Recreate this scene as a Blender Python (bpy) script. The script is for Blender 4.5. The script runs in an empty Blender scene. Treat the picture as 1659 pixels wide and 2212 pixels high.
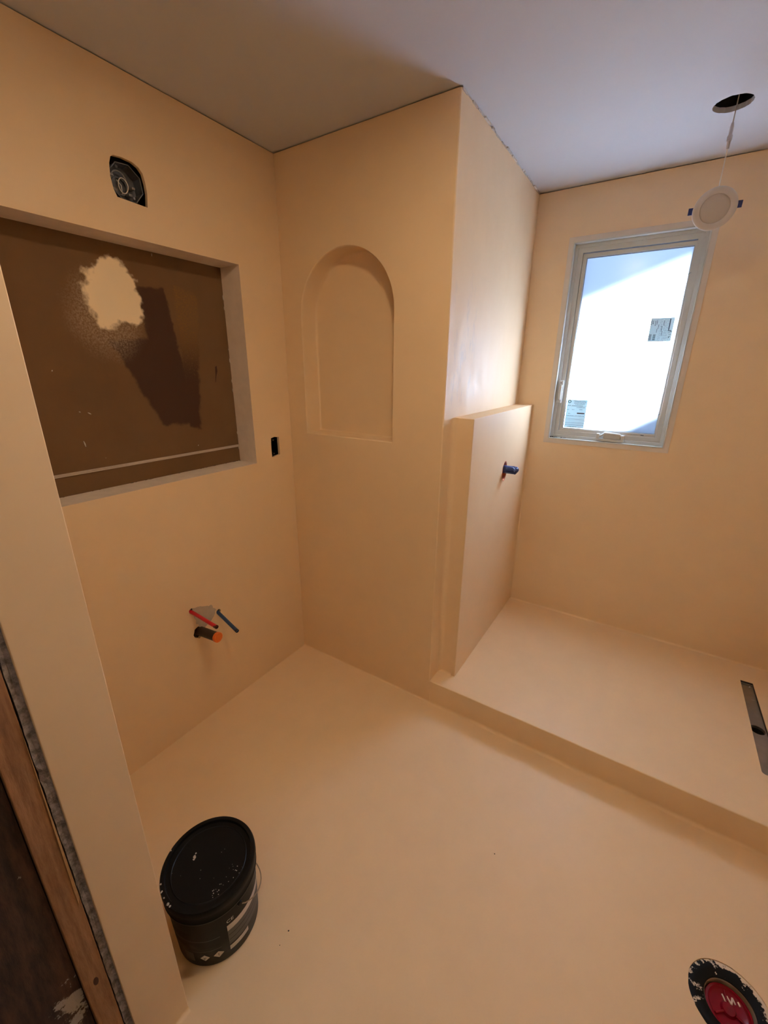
import bpy, bmesh, math, random
from mathutils import Vector, Matrix
from mathutils.geometry import tessellate_polygon
random.seed(7)
S = bpy.context.scene
COL = S.collection
PI = math.pi

# ------------------------------------------------------------------ camera
W_PX, H_PX, F_PX = 1659, 2212, 904.98
cam_d = bpy.data.cameras.new('camera')
cam = bpy.data.objects.new('camera', cam_d); COL.objects.link(cam)
cam_d.sensor_fit = 'VERTICAL'; cam_d.sensor_height = 36.0
cam_d.lens = F_PX / H_PX * 36.0
cam_d.clip_start = 0.01
CR = Matrix(((0.8413744331, -0.1812704295, 0.5091464374),
             (0.5403913160, 0.2679768881, -0.7975999079),
             (0.0081418000, 0.9462184837, 0.3234258683)))
cam.matrix_world = Matrix.Translation((1.55493, -1.55184, 1.58776)) @ CR.to_4x4()
S.camera = cam

# ------------------------------------------------------------------ world, sun, exposure
world = bpy.data.worlds.new('world'); S.world = world; world.use_nodes = True
wn = world.node_tree.nodes; wl = world.node_tree.links; wn.clear()
w_out = wn.new('ShaderNodeOutputWorld'); w_bg = wn.new('ShaderNodeBackground')
w_bg.inputs['Color'].default_value = (0.40, 0.60, 1.0, 1); w_bg.inputs['Strength'].default_value = 1.5
wl.new(w_bg.outputs[0], w_out.inputs[0])

sun_d = bpy.data.lights.new('sun', 'SUN'); sun = bpy.data.objects.new('sun', sun_d); COL.objects.link(sun)
sun_d.energy = 136.0; sun_d.angle = math.radians(24); sun_d.color = (0.80, 0.95, 1.24)
SUN_DIR = Vector((-0.20, -1.0, -0.62)).normalized()          # travel direction of the light
sun.rotation_euler = SUN_DIR.to_track_quat('-Z', 'Y').to_euler()

hall_d = bpy.data.lights.new('hall_lamp', 'AREA'); hall_l = bpy.data.objects.new('hall_lamp', hall_d); COL.objects.link(hall_l)
hall_d.shape = 'DISK'; hall_d.size = 0.30; hall_d.energy = 4.0; hall_d.color = (1.0, 0.82, 0.60)
hall_l.location = (1.75, -2.35, 2.40)

# unseen warm ceiling lamp, added mid-room to brighten the vanity corner
PL = Vector((1.16, -0.86, 2.428))
fill_d = bpy.data.lights.new('fill_lamp', 'AREA'); fill_l = bpy.data.objects.new('fill_lamp', fill_d); COL.objects.link(fill_l)
fill_d.shape = 'DISK'; fill_d.size = 0.14; fill_d.energy = 7.8; fill_d.color = (1.0, 0.76, 0.48); fill_l.location = PL

S.view_settings.view_transform = 'Standard'; S.view_settings.look = 'None'
S.view_settings.exposure = 0.24; S.view_settings.gamma = 1.0; S.view_settings.use_curve_mapping = False
S.cycles.max_bounces = 10; S.cycles.diffuse_bounces = 8; S.cycles.glossy_bounces = 5; S.cycles.transmission_bounces = 6
S.cycles.use_guiding = False
S.cycles.caustics_reflective = False; S.cycles.caustics_refractive = False

# ------------------------------------------------------------------ measured layout (metres)
H = 2.44            # ceiling
XC = 0.8416         # side of the projecting wall (shower side)
YD = 1.0173         # window wall
HP = 0.1271         # shower platform height
XP, YP, ZP = 0.932, 0.0968, 1.398     # half-height wall
XE, YE1, YE2 = 0.8023, -1.3011, -1.4110   # end of the wing wall
XR = 2.32           # right wall
MY1, MY0, MZ0, MZ1, MD = -0.2358, -1.16, 1.1603, 1.9861, 0.118   # mirror recess
WX0, WX1, WZ0, WZ1 = 1.0398, 1.6068, 1.2147, 2.1978               # window opening

# ------------------------------------------------------------------ helpers
def link(o): COL.objects.link(o); return o

def world_loc(o):
    v = Vector((0, 0, 0))
    while o is not None:
        v += o.location; o = o.parent
    return v

def obj(name, bm, mat, parent=None, smooth=False, loc=None, bevel=0.0, segs=2):
    """bm is in world coordinates; the object's origin goes to loc (world)."""
    base = world_loc(parent) if parent else Vector((0, 0, 0))
    o_at = Vector(loc) if loc is not None else base
    bmesh.ops.translate(bm, verts=bm.verts, vec=-o_at)
    me = bpy.data.meshes.new(name)
    if smooth:
        for f in bm.faces: f.smooth = True
    bm.to_mesh(me); bm.free()
    o = bpy.data.objects.new(name, me); link(o)
    o.parent = parent; o.location = o_at - base
    if mat: me.materials.append(mat)
    if bevel:
        m = o.modifiers.new('edge', 'BEVEL'); m.width = bevel; m.segments = segs; m.limit_method = 'ANGLE'
        for p in me.polygons: p.use_smooth = True
        m2 = o.modifiers.new('wn', 'WEIGHTED_NORMAL'); m2.keep_sharp = True
    elif smooth:
        try: me.set_sharp_from_angle(angle=math.radians(40))
        except Exception: pass
    return o

def struct(o): o['kind'] = 'structure'; return o
def tag(o, label, cat, group=None):
    o['label'] = label; o['category'] = cat
    if group: o['group'] = group
    return o
def thing(name, label, cat, loc, group=None):
    o = bpy.data.objects.new(name, None); link(o); o.location = loc; o.empty_display_size = 0.05
    return tag(o, label, cat, group)

def box(x0, x1, y0, y1, z0, z1, bm=None):
    bm = bm or bmesh.new()
    r = bmesh.ops.create_cube(bm, size=1)
    bmesh.ops.scale(bm, verts=r['verts'], vec=(x1-x0, y1-y0, z1-z0))
    bmesh.ops.translate(bm, verts=r['verts'], vec=((x0+x1)/2, (y0+y1)/2, (z0+z1)/2))
    return bm

def sheet(to3, outer, holes=(), depth=None, bm=None, skip=()):
    """Flat panel with holes; depth is the vector along which the hole edges run back."""
    bm = bm or bmesh.new()
    loops = [list(outer)] + [list(h) for h in holes]
    pts = [[Vector((p[0], p[1], 0)) for p in l] for l in loops]
    flat = [p for l in pts for p in l]
    vs = [bm.verts.new(to3(p.x, p.y)) for p in flat]
    for t in tessellate_polygon(pts):
        try: bm.faces.new([vs[i] for i in t])
        except ValueError: pass
    if depth is not None:
        i = len(loops[0])
        for hi, h in enumerate(holes):
            n = len(h); ring = vs[i:i+n]
            if hi in skip: i += n; continue
            back = [bm.verts.new(v.co + Vector(depth)) for v in ring]
            for k in range(n):
                bm.faces.new((ring[k], ring[(k+1) % n], back[(k+1) % n], back[k]))
            i += n
    bmesh.ops.recalc_face_normals(bm, faces=bm.faces)
    return bm

def frame_basis(d):
    d = d.normalized(); a = Vector((0, 0, 1)) if abs(d.z) < 0.9 else Vector((1, 0, 0))
    u = d.cross(a).normalized(); return u, d.cross(u).normalized()

def tube(path, rad, n=14, bm=None, cap=True):
    bm = bm or bmesh.new(); path = [Vector(p) for p in path]
    rads = rad if isinstance(rad, (list, tuple)) else [rad]*len(path)
    rings = []; u = None
    for i, p in enumerate(path):
        d = (path[min(i+1, len(path)-1)] - path[max(i-1, 0)]).normalized()
        if u is None: u, v = frame_basis(d)
        else:
            u = (u - d*u.dot(d)).normalized(); v = d.cross(u)
        rings.append([bm.verts.new(p + (u*math.cos(2*PI*k/n) + v*math.sin(2*PI*k/n))*rads[i]) for k in range(n)])
    for a, b in zip(rings, rings[1:]):
        for k in range(n): bm.faces.new((a[k], a[(k+1) % n], b[(k+1) % n], b[k]))
    if cap:
        bm.faces.new(rings[0][::-1]); bm.faces.new(rings[-1])
    bmesh.ops.recalc_face_normals(bm, faces=bm.faces)
    return bm

def lathe(profile, c, n=64, axis=Vector((0, 0, 1)), bm=None):
    """profile: list of (r, h) along axis from c."""
    bm = bm or bmesh.new(); u, v = frame_basis(axis); axis = axis.normalized(); c = Vector(c)
    rings = []
    for r, h in profile:
        if r < 1e-6: rings.append([bm.verts.new(c + axis*h)])
        else: rings.append([bm.verts.new(c + axis*h + (u*math.cos(2*PI*k/n) + v*math.sin(2*PI*k/n))*r) for k in range(n)])
    for a, b in zip(rings, rings[1:]):
        for k in range(n):
            if len(a) == 1 and len(b) == 1: continue
            if len(a) == 1: bm.faces.new((a[0], b[k], b[(k+1) % n]))
            elif len(b) == 1: bm.faces.new((a[k], a[(k+1) % n], b[0]))
            else: bm.faces.new((a[k], a[(k+1) % n], b[(k+1) % n], b[k]))
    bmesh.ops.recalc_face_normals(bm, faces=bm.faces)
    return bm

def cove(p0, p1, a, b, r, n=8, bm=None):
    """Concave fillet along p0-p1 between two surfaces whose outward directions are a and b."""
    bm = bm or bmesh.new(); a = Vector(a); b = Vector(b); p0 = Vector(p0); p1 = Vector(p1); rows = []
    for i in range(n+1):
        t = i/n*PI/2
        off = a*(r - r*math.sin(t)) + b*(r - r*math.cos(t))
        rows.append((bm.verts.new(p0+off), bm.verts.new(p1+off)))
    for q, s in zip(rows, rows[1:]): bm.faces.new((q[0], q[1], s[1], s[0]))
    bmesh.ops.recalc_face_normals(bm, faces=bm.faces)
    return bm

def circle(cx, cy, r, n=48, jit=0.0, rnd=None):
    rnd = rnd or random
    return [(cx + r*(1+rnd.uniform(-jit, jit))*math.cos(2*PI*k/n), cy + r*(1+rnd.uniform(-jit, jit))*math.sin(2*PI*k/n)) for k in range(n)]

# ------------------------------------------------------------------ materials
class N:
    def __init__(s, name):
        s.m = bpy.data.materials.new(name); s.m.use_nodes = True
        s.t = s.m.node_tree; s.n = s.t.nodes; s.l = s.t.links; s.n.clear()
        s.out = s.n.new('ShaderNodeOutputMaterial'); s.b = s.n.new('ShaderNodeBsdfPrincipled')
        s.l.new(s.b.outputs[0], s.out.inputs[0])
        s.pos = s.n.new('ShaderNodeNewGeometry').outputs['Position']
    def sock(s, i, v):
        if hasattr(v, 'is_output'): s.l.new(v, i)
        elif isinstance(v, (tuple, list)) and len(v) == 3 and i.type == 'RGBA': i.default_value = (*v, 1)
        else: i.default_value = v
    def noise(s, scale, detail=3, rough=0.5, vec=None, stretch=None):
        n = s.n.new('ShaderNodeTexNoise'); n.inputs['Scale'].default_value = scale
        n.inputs['Detail'].default_value = detail; n.inputs['Roughness'].default_value = rough
        v = vec or s.pos
        if stretch:
            mp = s.n.new('ShaderNodeMapping'); mp.inputs['Scale'].default_value = stretch; s.l.new(v, mp.inputs[0]); v = mp.outputs[0]
        s.l.new(v, n.inputs['Vector']); return n.outputs['Fac']
    def math(s, op, a, b=0.0, c=None, clamp=False):
        n = s.n.new('ShaderNodeMath'); n.operation = op; n.use_clamp = clamp
        s.sock(n.inputs[0], a); s.sock(n.inputs[1], b)
        if c is not None: s.sock(n.inputs[2], c)
        return n.outputs[0]
    def ramp(s, v, lo, hi, a=0.0, b=1.0, smooth=True):
        n = s.n.new('ShaderNodeMapRange'); n.interpolation_type = 'SMOOTHSTEP' if smooth else 'LINEAR'
        s.sock(n.inputs['Value'], v)
        for k, x in (('From Min', lo), ('From Max', hi), ('To Min', a), ('To Max', b)): s.sock(n.inputs[k], x)
        return n.outputs['Result']
    def mix(s, f, a, b):
        n = s.n.new('ShaderNodeMix'); n.data_type = 'RGBA'
        s.sock(n.inputs[0], f); s.sock(n.inputs[6], a); s.sock(n.inputs[7], b); return n.outputs[2]
    def xyz(s):
        n = s.n.new('ShaderNodeSeparateXYZ'); s.l.new(s.pos, n.inputs[0]); return n.outputs
    def bump(s, h, strength=0.1, dist=0.002):
        n = s.n.new('ShaderNodeBump'); n.inputs['Strength'].default_value = strength; n.inputs['Distance'].default_value = dist
        s.sock(n.inputs['Height'], h); s.l.new(n.outputs[0], s.b.inputs['Normal'])
    def set(s, color=None, rough=None, metal=None, spec=None):
        if color is not None: s.sock(s.b.inputs['Base Color'], color)
        if rough is not None: s.sock(s.b.inputs['Roughness'], rough)
        if metal is not None: s.sock(s.b.inputs['Metallic'], metal)
        if spec is not None: s.sock(s.b.inputs['Specular IOR Level'], spec)
        return s.m

def lin(r, g, b):
    f = lambda c: (c/255/12.92) if c/255 <= 0.04045 else ((c/255+0.055)/1.055)**2.4
    return (f(r), f(g), f(b))

def plain(name, col, rough=0.5, metal=0.0, spec=0.5, var=0.12, scale=60, bump=0.0):
    n = N(name); f = n.noise(scale, 3)
    dark = tuple(c*(1-var) for c in col); lite = tuple(min(1, c*(1+var)) for c in col)
    n.set(n.mix(f, dark, lite), rough, metal, spec)
    if bump: n.bump(n.noise(scale*3, 4), bump)
    return n.m

CREAM = (0.74, 0.565, 0.365)
def plaster(name, col=CREAM, rough=0.42, spec=0.5, var=0.03):
    n = N(name)
    f = n.math('ADD', n.math('MULTIPLY', n.noise(1.7, 4, 0.6), 0.6), n.math('MULTIPLY', n.noise(9, 4, 0.6), 0.4))
    f = n.ramp(f, 0.25, 0.75)
    c = n.mix(f, tuple(x*(1-var) for x in col), tuple(min(1, x*(1+var)) for x in col))
    r = n.ramp(n.noise(5.0, 4, 0.6), 0.35, 0.65, rough-0.03, rough+0.05)
    n.set(c, r, 0, spec); n.bump(n.noise(38, 4, 0.55), 0.10, 0.002)
    return n.m

M = {}
M['plaster'] = plaster('cream_plaster')
M['plaster_wet'] = plaster('shower_plaster', rough=0.50, var=0.03, spec=0.22)
# grey trowel burnish marks on the shower side of the projecting wall
def burnish(src):
    n = N('burnished_plaster'); n.set(CREAM, 0.5, 0, 0.22); X, Y, Z = n.xyz()
    f = n.math('ADD', n.math('MULTIPLY', n.noise(1.7, 4, 0.6), 0.6), n.math('MULTIPLY', n.noise(9, 4, 0.6), 0.4))
    c = n.mix(n.ramp(f, 0.25, 0.75), tuple(x*0.97 for x in CREAM), tuple(min(1, x*1.03) for x in CREAM))
    st = n.ramp(n.noise(11, 6, 0.72, stretch=(1, 1.6, 0.55)), 0.50, 0.66)
    reg = n.math('MULTIPLY', n.ramp(Y, 0.015, 0.06), n.ramp(Y, 0.20, 0.42, 1.0, 0.0))
    reg = n.math('MULTIPLY', reg, n.math('MULTIPLY', n.ramp(Z, 1.40, 1.50), n.ramp(Z, 1.75, 2.0, 1.0, 0.0)))
    c = n.mix(n.math('MULTIPLY', n.math('MULTIPLY', st, reg), 0.35), c, (0.40, 0.38, 0.38))
    n.set(c, n.ramp(n.noise(7, 5, 0.65, stretch=(1, 1.4, 0.6)), 0.35, 0.65, 0.42, 0.54), 0, 0.24); n.bump(n.noise(38, 4, 0.55), 0.10, 0.002); return n.m
M['burnish'] = burnish(None)
M['plaster_floor'] = plaster('floor_plaster', rough=0.45, var=0.04, spec=0.3)
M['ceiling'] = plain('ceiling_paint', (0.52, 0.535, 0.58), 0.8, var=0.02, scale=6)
M['raw'] = plain('raw_board_reveal', (0.74, 0.65, 0.57), 0.8, var=0.12, scale=25, bump=0.1)
M['dark'] = plain('dark_void', (0.02, 0.018, 0.016), 0.9)
M['backing'] = plain('backing_board', (0.10, 0.08, 0.06), 0.9)
M['white'] = plain('white_vinyl', (0.52, 0.54, 0.52), 0.38, var=0.02)
M['casing'] = plain('casing_plaster', (0.64, 0.59, 0.53), 0.6, var=0.05, scale=30)
M['blackpl'] = plain('black_plastic', (0.004, 0.004, 0.0045), 0.42, spec=0.16, var=0.3, scale=20)
M['blackmat'] = plain('black_rubber', (0.008, 0.008, 0.009), 0.6, var=0.3)
M['metal'] = plain('galvanised_steel', (0.16, 0.165, 0.18), 0.42, 0.75, var=0.35, scale=45)
M['steel'] = plain('brushed_steel', (0.26, 0.235, 0.21), 0.45, 0.7, var=0.18, scale=30)
M['wire'] = plain('white_wire', (0.75, 0.70, 0.64), 0.5, var=0.05)
M['red'] = plain('red_pex', (0.50, 0.006, 0.02), 0.35, var=0.15)
M['blue'] = plain('blue_pex', (0.02, 0.06, 0.17), 0.35, var=0.15)
M['orange'] = plain('orange_cap', (0.72, 0.15, 0.015), 0.5, var=0.2, scale=50)
M['bluetape'] = plain('blue_tape', (0.012, 0.03, 0.14), 0.45, var=0.35, scale=70, bump=0.3)
M['copper'] = plain('orange_membrane', (0.55, 0.20, 0.11), 0.6, var=0.2)
M['navy'] = plain('navy_clip', (0.015, 0.03, 0.13), 0.4)
M['fixture'] = plain('fixture_white', (0.56, 0.54, 0.54), 0.5, var=0.02)
M['diffuser'] = plain('fixture_diffuser', (0.50, 0.47, 0.45), 0.6, var=0.02)
M['putty'] = plain('grey_putty', (0.45, 0.38, 0.31), 0.8, var=0.2, scale=40, bump=0.2)
M['print_w'] = plain('print_white', (0.62, 0.58, 0.55), 0.5)
M['print_g'] = plain('print_grey', (0.11, 0.105, 0.10), 0.5, spec=0.2)
M['print_d'] = plain('print_dark_grey', (0.015, 0.014, 0.014), 0.5, spec=0.15)
M['crumb'] = plain('dried_filler', (0.55, 0.52, 0.47), 0.8, var=0.25)
M['ink'] = plain('ink', (0.03, 0.05, 0.08), 0.6)
M['ink_l'] = plain('ink_light', (0.14, 0.20, 0.25), 0.6)

# frosted pane: light passes through scattered
n = N('frosted_glass'); n.n.remove(n.b)
tr = n.n.new('ShaderNodeBsdfTranslucent'); tr.inputs[0].default_value = (0.92, 0.95, 0.96, 1)
gl = n.n.new('ShaderNodeBsdfGlossy'); gl.inputs['Roughness'].default_value = 0.15
fr = n.n.new('ShaderNodeFresnel'); fr.inputs[0].default_value = 1.3
mx = n.n.new('ShaderNodeMixShader'); n.l.new(fr.outputs[0], mx.inputs[0]); n.l.new(tr.outputs[0], mx.inputs[1]); n.l.new(gl.outputs[0], mx.inputs[2])
n.l.new(mx.outputs[0], n.out.inputs[0]); M['frost'] = n.m
# paper stickers let some of that light through
n = N('sticker_paper'); n.n.remove(n.b)
tr = n.n.new('ShaderNodeBsdfTranslucent'); tr.inputs[0].default_value = (0.10, 0.14, 0.15, 1)
di = n.n.new('ShaderNodeBsdfDiffuse'); di.inputs[0].default_value = (0.55, 0.6, 0.6, 1)
ad = n.n.new('ShaderNodeAddShader'); n.l.new(tr.outputs[0], ad.inputs[0]); n.l.new(di.outputs[0], ad.inputs[1])
n.l.new(ad.outputs[0], n.out.inputs[0]); M['paper'] = n.m

# back board of the mirror recess: brown board, a filler patch, dark adhesive smears
n = N('recess_board'); X, Y, Z = n.xyz()
wob = n.math('MULTIPLY', n.math('SUBTRACT', n.noise(22, 5, 0.65), 0.5), 0.10)
fine = n.noise(160, 4, 0.7)
base = n.mix(n.noise(5, 5, 0.6), (0.110, 0.055, 0.020), (0.180, 0.095, 0.036))
def seg_mask(a, b, c, d_, soft=0.008, amp=0.35):
    """quad given by four (y,z) corners in order; returns soft mask"""
    out = None; P4 = [a, b, c, d_]
    area = sum(P4[i][0]*P4[(i+1) % 4][1] - P4[(i+1) % 4][0]*P4[i][1] for i in range(4)); sg = 1 if area > 0 else -1
    for i in range(4):
        (y0, z0), (y1, z1) = P4[i], P4[(i+1) % 4]; L = math.hypot(y1-y0, z1-z0)
        nx, nz = -(z1-z0)/L*sg, (y1-y0)/L*sg
        dd = n.math('ADD', n.math('MULTIPLY', n.math('SUBTRACT', Y, y0), nx), n.math('MULTIPLY', n.math('SUBTRACT', Z, z0), nz))
        dd = n.math('ADD', dd, n.math('MULTIPLY', wob, amp))
        mk = n.ramp(dd, -soft, soft)
        out = mk if out is None else n.math('MULTIPLY', out, mk)
    return out
s1 = seg_mask((-0.605, 1.86), (-0.505, 1.872), (-0.435, 1.37), (-0.585, 1.362), 0.006)
s1b = seg_mask((-0.735, 1.672), (-0.50, 1.70), (-0.45, 1.36), (-0.590, 1.365), 0.008)
s2 = seg_mask((-0.465, 1.885), (-0.365, 1.862), (-0.425, 1.333), (-0.475, 1.345), 0.008)
s2t = n.math('MULTIPLY', s2, n.ramp(n.math('ADD', fine, n.math('MULTIPLY', n.math('SUBTRACT', 1.66, Z), 1.4)), 0.35, 0.62))
smear = n.math('MAXIMUM', n.math('MAXIMUM', s1, s1b), s2t)
c1 = n.mix(n.math('MULTIPLY', smear, 0.92), base, (0.045, 0.014, 0.005))
olive = n.math('MULTIPLY', n.math('MULTIPLY', s2, n.ramp(Z, 1.52, 1.75)), n.ramp(fine, 0.45, 0.60, 0.15, 0.8))
c1 = n.mix(olive, c1, (0.20, 0.098, 0.022))
dy = n.math('DIVIDE', n.math('ADD', Y, 0.690), 0.098); dz = n.math('DIVIDE', n.math('SUBTRACT', Z, 1.828), 0.108)
rr = n.math('SQRT', n.math('ADD', n.math('MULTIPLY', dy, dy), n.math('MULTIPLY', dz, dz)))
rr2 = n.math('ADD', n.math('ADD', rr, n.math('MULTIPLY', wob, 4.0)), n.math('MULTIPLY', n.math('SUBTRACT', n.noise(11, 3, 0.5), 0.5), 1.1))
patch = n.ramp(rr2, 0.88, 1.08, 1.0, 0.0)
dy2 = n.math('DIVIDE', n.math('ADD', Y, 0.73), 0.145); dz2 = n.math('DIVIDE', n.math('SUBTRACT', Z, 1.755), 0.165)
rh = n.math('SQRT', n.math('ADD', n.math('MULTIPLY', dy2, dy2), n.math('MULTIPLY', dz2, dz2)))
halo = n.math('MULTIPLY', n.ramp(n.math('ADD', rh, n.math('MULTIPLY', wob, 3.0)), 0.45, 1.05, 1.0, 0.0), n.ramp(fine, 0.38, 0.66, 0.08, 0.62))
c2 = n.mix(halo, c1, (0.40, 0.31, 0.21))
c3 = n.mix(patch, c2, (0.86, 0.72, 0.50))
fl = n.n.new('ShaderNodeTexVoronoi'); fl.inputs['Scale'].default_value = 13; n.l.new(n.pos, fl.inputs['Vector'])
fleck = n.math('MULTIPLY', n.ramp(fl.outputs['Distance'], 0.03, 0.055, 1.0, 0.0), n.ramp(n.noise(6, 2), 0.56, 0.60))
c4 = n.mix(fleck, c3, (0.6, 0.48, 0.3))
n.set(c4, 0.85); n.bump(n.noise(120, 3), 0.12); M['recess'] = n.m

# stud wood
n = N('stud_wood')
g = n.noise(14, 5, 0.65, stretch=(6, 6, 0.45)); g2 = n.noise(60, 4, 0.7, stretch=(3, 3, 0.5))
c = n.mix(n.ramp(n.math('ADD', n.math('MULTIPLY', g, 0.65), n.math('MULTIPLY', g2, 0.35)), 0.3, 0.7), (0.19, 0.085, 0.034), (0.36, 0.18, 0.075))
n.set(c, 0.75); n.bump(g2, 0.3); M['wood'] = n.m
M['woodlight'] = plain('split_wood', (0.42, 0.24, 0.10), 0.8, var=0.25, scale=90)
# gypsum core
n = N('gypsum_edge')
g = n.ramp(n.noise(48, 5, 0.7), 0.34, 0.66)
n.set(n.mix(g, (0.13, 0.115, 0.12), (0.36, 0.32, 0.33)), 0.9); n.bump(n.noise(90, 4, 0.7), 0.7, 0.004); M['gypsum'] = n.m
# old dark boarding beside the stud
n = N('old_dark_board'); X, Y, Z = n.xyz()
g = n.noise(9, 6, 0.7, stretch=(4, 4, 0.7))
c = n.mix(n.ramp(g, 0.32, 0.7), (0.012, 0.006, 0.004), (0.080, 0.036, 0.021))
sp = n.noise(30, 5, 0.75)
dyy = n.math('DIVIDE', n.math('ADD', Y, 1.486), 0.022); dzz = n.math('DIVIDE', n.math('SUBTRACT', Z, 0.395), 0.05)
rad = n.math('SQRT', n.math('ADD', n.math('MULTIPLY', dyy, dyy), n.math('MULTIPLY', dzz, dzz)))
blob = n.ramp(n.math('ADD', rad, n.math('MULTIPLY', n.math('SUBTRACT', sp, 0.5), 5.0)), 0.7, 1.0, 1.0, 0.0)
spots = n.math('MULTIPLY', n.ramp(sp, 0.66, 0.72), n.ramp(n.noise(7, 2), 0.5, 0.6))
c = n.mix(n.math('MULTIPLY', n.math('MAXIMUM', blob, spots), 0.75), c, (0.45, 0.40, 0.35))
n.set(c, 0.8); n.bump(g, 0.5, 0.004); M['olddark'] = n.m
# flange ring with plaster smeared on it
n = N('flange_ring'); f = n.noise(34, 5, 0.7)
X, Y, Z = n.xyz()
rx = n.math('SUBTRACT', X, 2.0); ry = n.math('ADD', Y, 0.52)
rad = n.math('SQRT', n.math('ADD', n.math('MULTIPLY', rx, rx), n.math('MULTIPLY', ry, ry)))
side = n.ramp(n.math('ADD', ry, n.math('MULTIPLY', rx, -0.1)), -0.02, 0.06)
edge = n.math('MULTIPLY', n.ramp(rad, 0.070, 0.094, -0.03, 0.18), side)
spl = n.ramp(n.math('ADD', f, edge), 0.60, 0.64)
n.set(n.mix(spl, (0.003, 0.003, 0.003), (0.62, 0.52, 0.40)), 0.5, 0, 0.12); M['flange'] = n.m
M['capred'] = plain('red_cap', (0.17, 0.002, 0.010), 0.25, spec=0.22, var=0.15)
M['capwhite'] = plain('cap_pale_mark', (0.78, 0.62, 0.58), 0.3)
M['pipeinner'] = plain('pipe_inner', (0.20, 0.15, 0.10), 0.5, var=0.35, scale=30)
M['hallpaint'] = plain('hall_paint', (0.55, 0.42, 0.30), 0.7)
M['hallfloor'] = plain('hall_floor', (0.10, 0.055, 0.03), 0.6, var=0.3, scale=12)
M['roofpaint'] = plain('eave_paint', (0.06, 0.065, 0.08), 0.8)
M['flame'] = plain('lamp_glass', (0.8, 0.75, 0.7), 0.4)

# ------------------------------------------------------------------ setting: floor, ceiling
XY = lambda z: (lambda a, b: Vector((a, b, z)))
FC = (2.0, -0.52); FR = 0.094
bm = sheet(XY(0), [(-0.02, -1.411), (XR, -1.411), (XR, 0.0), (-0.02, 0.0)], [circle(*FC, FR, 56, 0.006)], (0, 0, -0.03))
floor = struct(obj('floor', bm, M['plaster_floor']))
obj('cove', cove((0, 0, 0), (XC, 0, 0), (0, -1, 0), (0, 0, 1), 0.008), M['plaster'], floor, True)
obj('cove', cove((XC, 0, 0), (XR, 0, 0), (0, -1, 0), (0, 0, 1), 0.014), M['plaster_floor'], floor, True)

HC = (1.577, 0.572); HRr = 0.056
rnd = random.Random(3)
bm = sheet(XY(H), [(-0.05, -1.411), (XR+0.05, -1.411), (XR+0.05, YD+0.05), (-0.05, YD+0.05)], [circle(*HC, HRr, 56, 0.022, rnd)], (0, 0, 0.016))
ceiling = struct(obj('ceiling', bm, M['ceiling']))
bm = lathe([(0.075, 0.016), (0.075, 0.20), (0.0, 0.20)], (HC[0], HC[1], H), 40)
sheet(XY(H+0.016), circle(*HC, 0.075, 40), [circle(*HC, HRr*1.01, 40)], None, bm)
obj('ceiling_void', bm, M['dark'], ceiling)

# ------------------------------------------------------------------ left wall with mirror recess, boxes, pipes
GAP = 0.0035
YZ = lambda x: (lambda a, b: Vector((x, a, b)))
XZ = lambda y: (lambda a, b: Vector((a, y, b)))
lb_hole = [(-0.681, 2.203), (-0.655, 2.206), (-0.624, 2.2036), (-0.606, 2.196), (-0.594, 2.1825), (-0.589, 2.155), (-0.588, 2.127), (-0.5935, 2.0885),
           (-0.640, 2.0905), (-0.689, 2.0925), (-0.697, 2.112), (-0.7005, 2.145), (-0.697, 2.178), (-0.690, 2.197)]
ob_hole = [(-0.1385, 1.1725), (-0.118, 1.174), (-0.108, 1.176), (-0.0855, 1.179), (-0.0855, 1.222), (-0.0865, 1.2665), (-0.104, 1.2675), (-0.112, 1.270), (-0.137, 1.2655), (-0.139, 1.22)]
rnd = random.Random(5)
red_c, blue_c, drn_c = (-0.666, 0.581), (-0.541, 0.512), (-0.645, 0.468)
holes = [[(MY0, MZ0), (MY1, MZ0), (MY1, MZ1), (MY0, MZ1)], lb_hole, ob_hole,
         circle(red_c[0], red_c[1]+0.002, 0.0125, 16, 0.12, rnd), circle(blue_c[0]+0.003, blue_c[1]+0.001, 0.0125, 16, 0.12, rnd), circle(drn_c[0], drn_c[1]-0.004, 0.029, 22, 0.10, rnd)]
bm = sheet(YZ(0), [(-1.411, -0.01), (0.0, -0.01), (0.0, H-GAP), (-1.411, H-GAP)], holes, (-0.013, 0, 0), None, (0,))
wall_left = struct(obj('wall_left', bm, M['plaster']))
obj('backing', box(-0.30, -0.29, -1.43, 0.02, -0.05, H+0.05), M['backing'], wall_left)
obj('backing', box(-0.29, 0.01, -1.43, 0.02, H+0.002, H+0.02), M['backing'], wall_left)
# recess lining: rough edged raw board
for nm, (a0, a1, c0, c1) in (('recess_head', (MY0, MY1, MZ1, MZ1+0.012)), ('recess_sill', (MY0, MY1, MZ0-0.012, MZ0)),
                             ('recess_side', (MY1, MY1+0.012, MZ0-0.012, MZ1+0.012)), ('recess_side', (MY0-0.012, MY0, MZ0-0.012, MZ1+0.012))):
    obj(nm, box(-MD, -0.0002, a0, a1, c0, c1), M['raw'], wall_left)
rb = obj('recess_back', box(-MD-0.012, -MD, MY0-0.012, MY1+0.012, MZ0-0.012, MZ1+0.012), M['recess'], wall_left)
rb['label'] = 'brown board back with a pale filler patch and dark smears'
# twin-line trim strip near the recess foot
bm = box(-MD-0.001, -MD+0.004, MY0, MY1-0.001, 1.2285, 1.2325); box(-MD-0.001, -MD+0.004, MY0, MY1-0.001, 1.2355, 1.2390, bm)
box(-MD-0.001, -MD+0.0015, MY0, MY1-0.001, 1.2325, 1.2355, bm)
st = obj('track_strip', bm, plain('strip_white', (0.50, 0.42, 0.36), 0.6, var=0.1), wall_left)
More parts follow.
